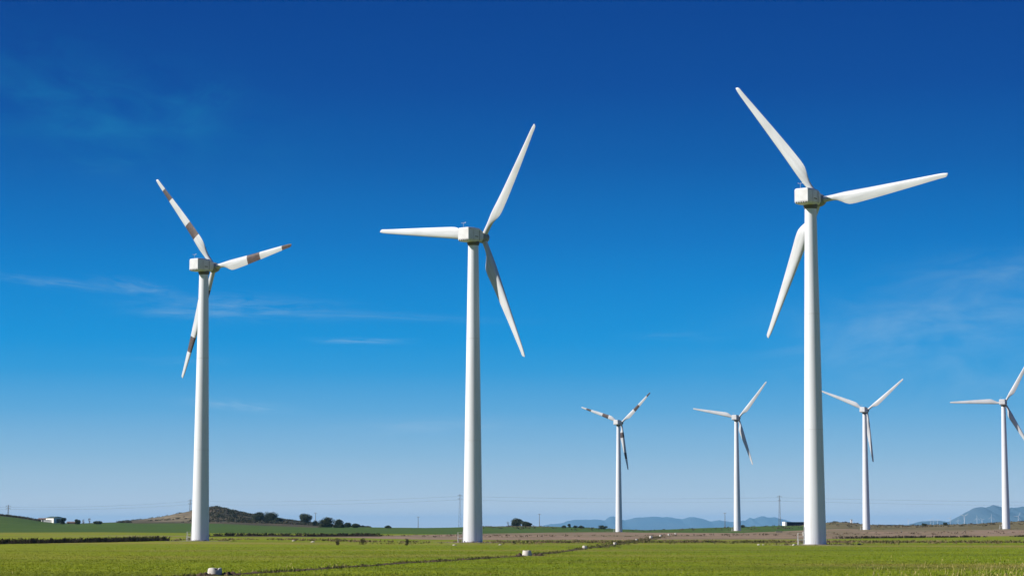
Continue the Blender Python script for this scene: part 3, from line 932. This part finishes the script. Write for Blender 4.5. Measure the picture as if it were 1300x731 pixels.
# ------------------------------------------------------------------ trees
def tree(name, label, cat, x, y, w, h, seed, group=None, leaf='leaf', trunk_h=None, n_leaf=2600, lobes=9, zoff=0.0, leafsize=.34):
    if leaf == 'leaf': n_leaf, leafsize = int(n_leaf * 2.0), leafsize * 1.3
    r_ = np.random.default_rng(seed); random.seed(seed)
    z = H(x, y) + zoff
    t = empty(name, (x, y, z), label, cat, group)
    th_ = trunk_h if trunk_h is not None else h * .03
    mb = MB()
    mb.tube([(0, 0, -.3), (.05, .02, th_ * .6), (0, .05, h * .55)], [.05 * h * .6, .04 * h * .6, .02 * h * .6], 8)
    for k in range(5):
        a = k * 1.26 + seed
        mb.tube([(0, 0, th_ * (.6 + .1 * k)), (math.cos(a) * w * .18, math.sin(a) * w * .18, h * .5), (math.cos(a) * w * .3, math.sin(a) * w * .3, h * .7)], [.018 * h, .012 * h, .005 * h], 5)
    mb.build('trunk', M['bark'], t)
    cen = []
    for k in range(lobes):
        a = r_.uniform(0, 2 * np.pi); q = r_.uniform(0, .62) ** .8
        zz = r_.uniform(.10, .80)
        wr = w * .5 * (1 - .35 * abs(zz - .5))
        cen.append((math.cos(a) * q * wr, math.sin(a) * q * wr, th_ + (h - th_) * (zz - .05), r_.uniform(.26, .38) * min(w, (h - th_) * 1.5)))
    cen.append((0, 0, th_ + (h - th_) * .55, .50 * min(w, (h - th_) * 1.1)))
    cen = np.array(cen)
    c = cen[r_.integers(0, len(cen), n_leaf)]
    d = r_.normal(0, 1, (n_leaf, 3)); d /= np.linalg.norm(d, axis=1)[:, None]
    rad_ = (r_.uniform(0, 1, n_leaf) ** .42)[:, None] * c[:, 3:4]
    p = c[:, :3] + d * rad_ * np.array([1, 1, .8])
    p[:, 2] = np.where(p[:, 2] < .02, -p[:, 2] * .3, p[:, 2])
    p[:, :2] *= w * .5 / max(.1, np.percentile(np.abs(p[:, 0]), 97)); p[:, 2] *= h / np.percentile(p[:, 2], 98.5)
    stray = r_.random(n_leaf) < .07
    p[stray] += r_.normal(0, .055 * h, (int(stray.sum()), 3)) * np.array([1.2, 1, 1])
    a1 = r_.normal(0, 1, (n_leaf, 3)); a1 /= np.linalg.norm(a1, axis=1)[:, None]
    a2 = np.cross(a1, r_.normal(0, 1, (n_leaf, 3))); a2 /= np.linalg.norm(a2, axis=1)[:, None]
    s = (leafsize * r_.uniform(.5, 1.2, n_leaf))[:, None]
    v = np.stack([p - a1 * s * .5 - a2 * s * .35, p + a1 * s * .5 - a2 * s * .3, p + a1 * s * .6 + a2 * s * .35, p - a1 * s * .3 + a2 * s * .45], 1)
    fast_mesh('crown', v.reshape(-1, 3), np.arange(n_leaf * 4).reshape(-1, 4), M[leaf], t)
    return t
def tree_px(name, label, px, base_py, wpx, hpx, D, seed, cat='tree', group=None, **k):
    ys = np.linspace(D * .72 if D > 600 else D * .9, D * 1.22, 500); dd = ray(px, base_py)
    gp = (height(ys * dd[0] / dd[1], ys) - EYE) / ys - dd[2] / dd[1]
    hit = np.argmax(gp >= 0) if (gp >= 0).any() else np.argmax(gp)
    D = float(ys[hit]); x = U(px) * D
    z = H(x, D)
    top = xz(px, base_py - hpx, D)[1]
    h = max(1.0, top - z)
    return tree(name, label, cat, x, D, wpx / 2916 * D, h, seed, group, **k)
G_T = 'dark evergreen trees on the scrub hill'
tree_px('holm_oak', 'dark round evergreen, left one of the touching pair on the hill slope', 328.5, 661, 15, 10.5, 1800, 21, group=G_T)
tree_px('holm_oak', 'dark round evergreen, right one of the touching pair on the hill slope', 344, 661, 15, 10.5, 1790, 22, group=G_T)
tree_px('shrub', 'low dark bush at the right foot of the touching pair of trees', 354, 662, 9, 5, 1790, 23, 'bush', n_leaf=900)
tree_px('holm_oak', 'solitary dark egg shaped tree left of a pole on the hill foot', 388, 664.5, 13.5, 12, 1650, 24, group=G_T)
tree_px('shrub', 'small round bush at the foot of the pole on the hill', 400, 667, 6, 6, 1500, 25, 'bush', n_leaf=700)
tree_px('holm_oak', 'broad dark tree, leftmost of the group at the end of the hill', 414, 669, 17, 11.5, 1500, 26, group=G_T)
tree_px('holm_oak', 'dark pointed tree in the middle of the group at the end of the hill', 430, 669.5, 11, 9.5, 1490, 27, group=G_T)
tree_px('shrub', 'low bush right of the tree group at the end of the hill', 440, 669, 9, 5.5, 1500, 28, 'bush', n_leaf=900)
tree_px('shrub', 'last low wide bush of the tree group at the end of the hill', 450, 669.5, 11, 4.8, 1500, 29, 'bush', n_leaf=900)
tree_px('shrub', 'tiny isolated bush on the flat skyline between the hill and the middle turbine', 493, 670, 7, 3, 1480, 30, 'bush', n_leaf=500)
tree_px('holm_oak', 'low wide dark tree alone on the skyline right of the middle turbine, bigger left clump', 655, 667.5, 13, 8.8, 1450, 31, n_leaf=2200, lobes=6)
tree_px('holm_oak', 'lower right crown joined to the lone skyline tree', 667.5, 667.8, 12, 5.6, 1440, 35, n_leaf=1500, lobes=5)
tree_px('shrub', 'bare greyish sapling just left of the lone skyline tree', 645, 667.5, 3, 5.5, 1460, 33, 'bush', leaf='leaf2', n_leaf=150, leafsize=.2)
for k, (px, by, w, h, nm) in enumerate([(716, 669.5, 5, 2.6, 'tiny dark bush, first of the row left of the banded far turbine'), (722.5, 669.5, 3, 4.6, 'tiny upright bush, second of the row left of the banded far turbine'),
                                    (730, 669.8, 5, 2.6, 'tiny round bush, third of the row left of the banded far turbine'), (739, 670.2, 7, 3.0, 'tiny wide bush, fourth of the row left of the banded far turbine'),
                                    (764, 671.2, 12, 4.4, 'domed dark bush nearest the banded far turbine'),
                                    (943.5, 669.5, 5, 3.2, 'tiny bush right behind the foot of the far turbine left of the biggest'),
                                    (1173.5, 667.5, 5, 3.2, 'small dark bush on the right skyline below the foothills'), (1201, 666.5, 5, 3.0, 'small dark bush on the right skyline at the mountain foot')]):
    tree_px('shrub', nm, px, by, w, h, 1455, 40 + k, 'bush', n_leaf=500, leafsize=.3)
tree_px('holm_oak', 'round dark tree directly behind the farmhouse', 79.5, 665, 6.5, 7.5, 1540, 60, n_leaf=1200)
tree_px('holm_oak', 'small dark tree standing alone right of the farmhouse', 98.5, 665, 6, 5.5, 1560, 61, n_leaf=900)
tree_px('shrub', 'low bush furthest right of the farmhouse', 124.5, 665, 9, 3.6, 1560, 62, 'bush', n_leaf=600)
tree_px('poplar', 'bare leafless poplar, left one by the farm', 106, 665, 3.5, 6, 1570, 63, leaf='leaf2', n_leaf=260, leafsize=.18)
tree_px('poplar', 'bare leafless poplar, right one by the farm', 113.5, 665, 3.5, 7.5, 1575, 64, leaf='leaf2', n_leaf=300, leafsize=.18)
tree_px('shrub', 'round dark shrub in the field edge right of the banded turbine, the leftmost', 429, 691.5, 5, 2.8, 372, 70, 'bush', n_leaf=350, leafsize=.10, leaf='leaf3')
tree_px('shrub', 'wider dark shrub in the field edge, middle one between the two left turbines', 461, 691, 9, 3.0, 372, 71, 'bush', n_leaf=450, leafsize=.10, leaf='leaf3')
tree_px('shrub', 'dark shrub in the field edge nearest the middle turbine', 517, 692, 5, 3.0, 360, 72, 'bush', n_leaf=350, leafsize=.10, leaf='leaf3')
# scrub all over the hill: nobody could count it
hp = []
for _ in range(5200):
    px = random.uniform(150, 470) if random.random() < .8 else random.uniform(-60, 50)
    D = random.uniform(1500, 2080) if px > 60 else random.uniform(1395, 1480)
    x = U(px) * D
    if mnoise.noise(Vector((x * .012, D * .006, 0))) < -.05 and px > 60: continue
    if 175 < px < 250 and random.random() < .72: continue
    hp.append((x, D, random.uniform(.4, 1.3)))
brush('hill_scrub', 'low dark scrub dotted over the hill and the left crest', hp, M['hill_weed'], (.4, 1.3), 1.2, 9, .26)
sk = []
for _ in range(700):
    px = random.uniform(600, 1340)
    if 680 < px < 985 and random.random() < .6: continue
    D = random.uniform(1180, 1460); sk.append((U(px) * D, D, random.uniform(.4, 1.1)))
brush('dry_weeds', 'low dry weeds on the rough olive rise at right', sk, M['weed'], (.3, .8), 1.4, 9, .2)

# ------------------------------------------------------------------ concrete markers along the ditch
def marker(label, x, y, w, h, rz, stain=True, group='concrete well rings along the ditch'):
    t = empty('concrete_ring', (x, y, H(x, y)), label, 'concrete ring', group, rz)
    b = MB()
    n = 28; r0, r1 = w * .5, w * .46
    b.lathe([(r0, -.1), (r0, h * .3), (r1, h * .92), (r1 * .94, h), (r1 * .72, h), (r1 * .70, h * .55), (.02, h * .5)], n)
    o = b.build('ring_wall', M['concrete_pale'], t); sharp(o, 40)
    # a chipped notch: pull part of the rim down
    for v in o.data.vertices:
        a = math.atan2(v.co.y, v.co.x)
        if v.co.z > h * .8: v.co.z += .02 * math.sin(3 * a + x) - (.07 if abs(a + 1.1) < .25 else 0)
    l = MB(); l.lathe([(r1 * .70, h * .90), (r1 * .70, h * .97), (.02, h * .99)], n)
    sharp(l.build('cover', M['stain'], t))
    return t
mk = [(-17.2, 133.2, .86, .42, 'large weathered concrete ring nearest the camera at bottom left, dark soil at its foot'),
      (1.45, 222, .92, .50, 'second nearest concrete ring, beside the ditch below the middle turbine'),
      (9.3, 294, .62, .42, 'third nearest concrete ring, small and white beside the ditch bend'),
      (16.2, 362, .52, .40, 'fourth concrete ring along the ditch, left of the far banded turbine'),
      (25.4, 469, .50, .40, 'fifth concrete ring along the ditch, just right of the far banded turbine'),
      (34.6, 572, .80, .66, 'sixth concrete ring, brighter, standing on the ploughed strip'),
      (43.0, 665, .66, .56, 'seventh concrete ring, on the ploughed strip'),
      (52.0, 762, .66, .56, 'eighth concrete ring, small white dot on the ploughed strip'),
      (61.0, 857, .66, .56, 'farthest concrete ring, tiny white dot at the end of the row')]
for i, (x, y, w, h, lab) in enumerate(mk):
    marker(lab, x, y, w, h, i * 1.3)
def mound(label, x, y, w, d, h, seed):
    n = 28; Vv = []
    for j in range(n):
        for i in range(n):
            a, b = -1 + 2 * i / (n - 1), -1 + 2 * j / (n - 1)
            r = min(1, math.hypot(a, b))
            z = (1 - r * r) * h * (.6 + .9 * mnoise.fractal(Vector((a * 3 + seed, b * 3, seed)), 1, 2, 5))
            Vv.append((a * w, b * d, max(z, 0) - .05))
    idx = np.arange(n * n).reshape(n, n)
    Fc = np.stack([idx[:-1, :-1], idx[:-1, 1:], idx[1:, 1:], idx[1:, :-1]], -1).reshape(-1, 4)
    o = fast_mesh('dirt_heap', np.array(Vv), Fc, M['soil']); o.location = (x, y, H(x, y))
    return tag(o, label, 'dirt heap')
mound('dark crumbly soil heaped left and in front of the nearest concrete ring', -17.75, 132.6, .75, .7, .26, 3)
mound('dark soil heap right of the nearest concrete ring', -16.3, 133.2, .75, .8, .30, 9)
mound('dark soil beside the second nearest concrete ring', .75, 222.3, .5, .6, .34, 5)
mound('dark soil right of the second nearest concrete ring', 2.6, 221.6, .9, .8, .24, 6)

def rock(label, px, py, w, h, seed):
    p = ground_pt(px, py)
    bm = bmesh.new(); bmesh.ops.create_icosphere(bm, subdivisions=3, radius=.5)
    for v in bm.verts:
        k = 1 + .35 * mnoise.fractal(v.co * 2.2 + Vector((seed, 0, 0)), 1, 2, 4)
        v.co = Vector((v.co.x * w * k, v.co.y * w * k * .8, v.co.z * h * k))
    me = bpy.data.meshes.new('rock'); bm.to_mesh(me); bm.free(); me.materials.append(M['rock'])
    o = bpy.data.objects.new('rock', me); COL.objects.link(o); o.location = p + Vector((0, 0, h * .2))
    return tag(o, label, 'rock', 'pale stones in the field edge')
for a in [('pale stone lying left of the stair of the biggest turbine', 1008, 692, .55, .35, 1), ('pale pair stone further left of the biggest turbine', 963, 691.6, .5, .3, 2),
          ('small pale stone between the two field stones left of the biggest turbine', 969, 691.5, .35, .2, 3), ('pale flat stone right of the foot of the middle turbine', 635, 691.5, .55, .22, 4),
          ('pale stone in the weeds right of the biggest turbine', 1091, 691, .6, .3, 5), ('pale flat stone left of the foot of the middle turbine', 577, 692, .6, .22, 6),
          ('little white stone among weeds right of the banded turbine', 373, 686.5, .7, .35, 7), ('little white stone among weeds between the two left turbines', 397, 688, .7, .3, 8)]:
    rock(*a)

# ------------------------------------------------------------------ farm, sheds
def gable_house(name, label, x, y, L_, Wd, Hh, rz, wall_m, roof_m, roof_h, cat='house', openings=(), overhang=.3):
    t = empty(name, (x, y, H(x, y) - .1), label, cat, None, rz)
    w = MB()
    hx, hy = L_ / 2, Wd / 2
    vs = [(-hx, -hy, 0), (hx, -hy, 0), (hx, hy, 0), (-hx, hy, 0), (-hx, -hy, Hh), (hx, -hy, Hh), (hx, hy, Hh), (-hx, hy, Hh), (-hx, 0, Hh + roof_h), (hx, 0, Hh + roof_h)]
    w.add(vs, [(0, 1, 5, 4), (2, 3, 7, 6), (1, 2, 6, 9, 5), (3, 0, 4, 8, 7), (0, 3, 2, 1), (4, 5, 9, 8), (6, 7, 8, 9)])
    w.build('wall', wall_m, t)
    r = MB(); o_ = overhang; sl = roof_h / hy
    for s in (-1, 1):
        a = [(-hx - o_, s * (hy + o_), Hh - o_ * sl + .03), (hx + o_, s * (hy + o_), Hh - o_ * sl + .03), (hx + o_, 0, Hh + roof_h + .03), (-hx - o_, 0, Hh + roof_h + .03)]
        b = [(p[0], p[1], p[2] + .14) for p in a]
        r.add(a + b, [(0, 1, 2, 3), (4, 5, 6, 7), (0, 1, 5, 4), (1, 2, 6, 5), (2, 3, 7, 6), (3, 0, 4, 7)])
    recalc(r.build('roof', roof_m, t))
    for nm, c_, d_, m_ in openings:
        b = MB(); b.box(c_, d_); b.build(nm, m_, t)
    return t
hx_, hy_ = U(69) * 1470, 1470
gable_house('farmhouse', 'white farmhouse with dark green roof and dark gate in a dip of the field', hx_, hy_, 9.5, 7.0, 3.3, R(-48), M['whitewash'], M['tile'], .8,
            openings=[('gate', (4.77, 0, 1.4), (.08, 2.8, 2.6), M['glass']), ('window', (-2.2, -3.52, 1.9), (1.1, .08, .9), M['glass'])])
gable_house('outbuilding', 'low pale outbuilding with dull tiled roof, left of the white farmhouse', U(54.5) * 1485, 1485, 5.5, 4.0, 1.7, R(-10), M['whitewash'], M['tile_red'], .6, 'shed',
            openings=[('door', (0.6, -2.03, .85), (.9, .07, 1.6), M['glass'])])
gable_house('outbuilding', 'tiny low brown roofed shed right of the farmhouse', U(91) * 1500, 1500, 5.5, 4.0, .9, R(-8), M['tile_red'], M['tile_red'], .5, 'shed',
            openings=[('door', (-1.6, -2.03, .5), (.9, .07, .8), M['glass'])])
# low enclosure wall
t = empty('yard_wall', (U(60.5) * 1466, 1466, H(U(60.5) * 1466, 1466)), 'low white yard wall in front and left of the farmhouse', 'wall')
w = MB(); w.box((0, 0, .6), (4.5, .3, 1.6)); w.build('wall_panel', M['whitewash'], t)
c__ = MB(); c__.box((0, 0, 1.45), (4.6, .4, .1)); c__.build('coping', M['concrete'], t)

t = empty('long_shed', (U(1015) * 1420, 1420, 0), 'long low dark blue shed with a white gable end, left of the biggest tower', 'shed')
sx_, sy_ = U(1015) * 1420, 1420
t.location.z = xz(1015, 668.2, 1420)[1] - .2
t.rotation_euler.z = R(6)
b = MB(); b.box((0, 0, 1.35), (19.0, 7, 3.1)); b.build('wall', M['dark_net'], t)
b = MB()
for k in range(5): b.box((-7.4 + k * 3.7, 0, 3.0), (3.6, 7.5, .22))
b.build('roof', M['dark_net'], t)
b = MB(); b.box((-9.75, 0, 1.5), (.5, 7.4, 3.5)); b.build('gable_end', M['whitewash'], t)
b = MB(); b.box((-9.4, -3.75, 1.4), (1.1, .5, 3.2)); b.build('corner_tank', M['whitewash'], t)

p = (U(1081) * 1400, 1400)
t = empty('hut', (p[0], p[1], H(*p)), 'tiny white hut on the rough rise between the biggest tower and the next one', 'hut')
b = MB(); b.box((0, 0, .9), (1.1, 1.1, 2.2)); b.build('wall', M['whitewash'], t)
b = MB(); b.box((0, 0, 2.06), (1.4, 1.4, .16)); b.build('roof', M['concrete'], t)
p = (U(989) * 960, 960)
t = empty('trough', (p[0], p[1], H(*p)), 'dark low trough on the ploughed strip below the thin mast', 'trough')
b = MB(); b.box((0, 0, .28), (2.6, .9, .5), taper=1.08); b.build('basin', M['stain'], t)
b = MB(); b.box((0, 0, .55), (2.5, .7, .03)); b.build('water_surface', M['glass'], t)

# ------------------------------------------------------------------ pylons, poles and cables
def lattice(name, label, px, top_py, D, arms, base_w=1.5, cat='pylon', group=None, th=.07):
    x = U(px) * D; z = H(x, D); top = xz(px, top_py, D)[1] - z
    t = empty(name, (x, D, z), label, cat, group)
    m = MB(); k = 4
    def w(zz): return base_w * (1 - .72 * zz / top) * .5
    for sx__ in (-1, 1):
        for sy__ in (-1, 1):
            m.tube([(sx__ * w(0), sy__ * w(0), -.5), (sx__ * w(top), sy__ * w(top), top)], th, 4)
    n = max(6, int(top / 1.6))
    for i in range(n):
        z0, z1 = top * i / n, top * (i + 1) / n
        s = 1 if i % 2 else -1
        for yy in (-1, 1):
            m.tube([(-s * w(z0), yy * w(z0), z0), (s * w(z1), yy * w(z1), z1)], th * .6, 4)
            m.tube([(yy * w(z0), -s * w(z0), z0), (yy * w(z1), s * w(z1), z1)], th * .6, 4)
    m.build('lattice_mast', M['pole'], t)
    tips = []
    for dz, L_ in arms:
        a = MB(); a.tube([(-L_, 0, top - dz), (0, 0, top - dz + .25), (L_, 0, top - dz)], th * .9, 4)
        a.tube([(-L_, 0, top - dz), (0, 0, top - dz - .35), (L_, 0, top - dz)], th * .7, 4)
        for s in (-1, 1): a.tube([(s * L_, 0, top - dz), (s * L_, 0, top - dz - .7)], .07, 5)
        a.build('crossarm', M['pole'], t)
        tips += [(x + s * L_, D, z + top - dz - .7) for s in (-1, 1)]
    return t, tips
GP = 'lattice pylons carrying the long power line'
arms = [(.8, 1.6), (3.4, 1.6)]
_, A0 = lattice('pylon', 'lattice pylon half hidden behind the tower of the banded turbine, on the hill', 241.2, 633.5, 1900, arms, 1.6, group=GP)
_, A1 = lattice('pylon', 'tall lattice pylon just left of the middle turbine tower', 583.8, 627, 1700, arms, 2.0, group=GP)
_, A2 = lattice('pylon', 'tall thin lattice mast left of the biggest turbine, above the dark shed', 990, 628.5, 1650, arms[:1] + [(3.4, .9)], 1.5, group=GP)
_, A3 = lattice('pylon', 'small pylon with two arms on the crest at the far left edge', 10, 640.5, 1620, [(.8, 1.7), (2.4, 1.5)], 1.0, group=GP)
A4 = [(p[0] + 640 , p[1] - 40, p[2] + 1) for p in A2]
A5 = [(p[0] - 500, p[1] + 60, p[2] + 2) for p in A3]
cable_labels = ['upper power cable, near strand, sagging between the pylons', 'upper power cable, far strand, sagging between the pylons', 'lower power cable, near strand, sagging between the pylons', 'lower power cable, far strand, sagging between the pylons']
for k in range(4):
    seq = [A5[k], A3[k], A0[k], A1[k], A2[k], A4[k]]
    pts = []
    for a, b in zip(seq, seq[1:]):
        a, b = Vector(a), Vector(b); L_ = (b - a).length; sag = min(4.5, (L_ / 200) ** 2 * .5 + .6)
        for i in range(16):
            s = i / 16; q = a.lerp(b, s); q.z -= sag * 4 * s * (1 - s); pts.append(q)
    pts.append(Vector(seq[-1]))
    m = MB(); m.tube(pts, .02, 4)
    tag(m.build('power_cable', M['cable']), cable_labels[k], 'cable', 'power cables between the pylons')
def pole(label, px, top_py, D, arm=.9):
    x = U(px) * D; z = H(x, D); top = xz(px, top_py, D)[1] - z
    t = empty('utility_pole', (x, D, z), label, 'pole', 'small poles along the skyline')
    m = MB(); m.tube([(0, 0, -.4), (0, 0, top)], [.20, .13], 8); m.build('post', M['pole'], t)
    m = MB(); m.box((0, 0, top - .2), (arm * 2, .14, .16)); m.build('crossarm', M['pole'], t)
    for s in (-.9, 0, .9):
        m = MB(); m.lathe([(.06, 0), (.11, .08), (.05, .16), (.09, .24), (.03, .32)], 8, (s * arm * .9, 0, top - .12)); sharp(m.build('insulator', M['concrete_pale'], t))
    return t
pole('pole beside the small round bush at the foot of the hill', 400.5, 650.5, 1520)
pole('pole alone on the flat skyline left of the middle turbine', 530.8, 655.5, 1480)
pole('pole right of the lone skyline tree', 684.8, 652, 1500)
pole('pole left of the far plain turbine, before the pale blue range', 920.5, 650.5, 1480)

# ------------------------------------------------------------------ air
hz = MB(); hz.box((0, 28500, 41), (44000, 64000, 480))
haze = hz.build('haze', None)
haze.data.materials.clear()
hm = bpy.data.materials.new('air'); hm.use_nodes = True
hn = hm.node_tree.nodes; hl = hm.node_tree.links
hn.remove(hn['Principled BSDF'])
pv = hn.new('ShaderNodeVolumePrincipled')
pv.inputs['Color'].default_value = (.28, .63, 1.0, 1)
pv.inputs['Density'].default_value = 2.5e-5
hl.new(pv.outputs[0], hn['Material Output'].inputs['Volume'])
haze.data.materials.append(hm)
tag(haze, 'thin blue distance haze over the plain and mountains', 'haze', kind='stuff')
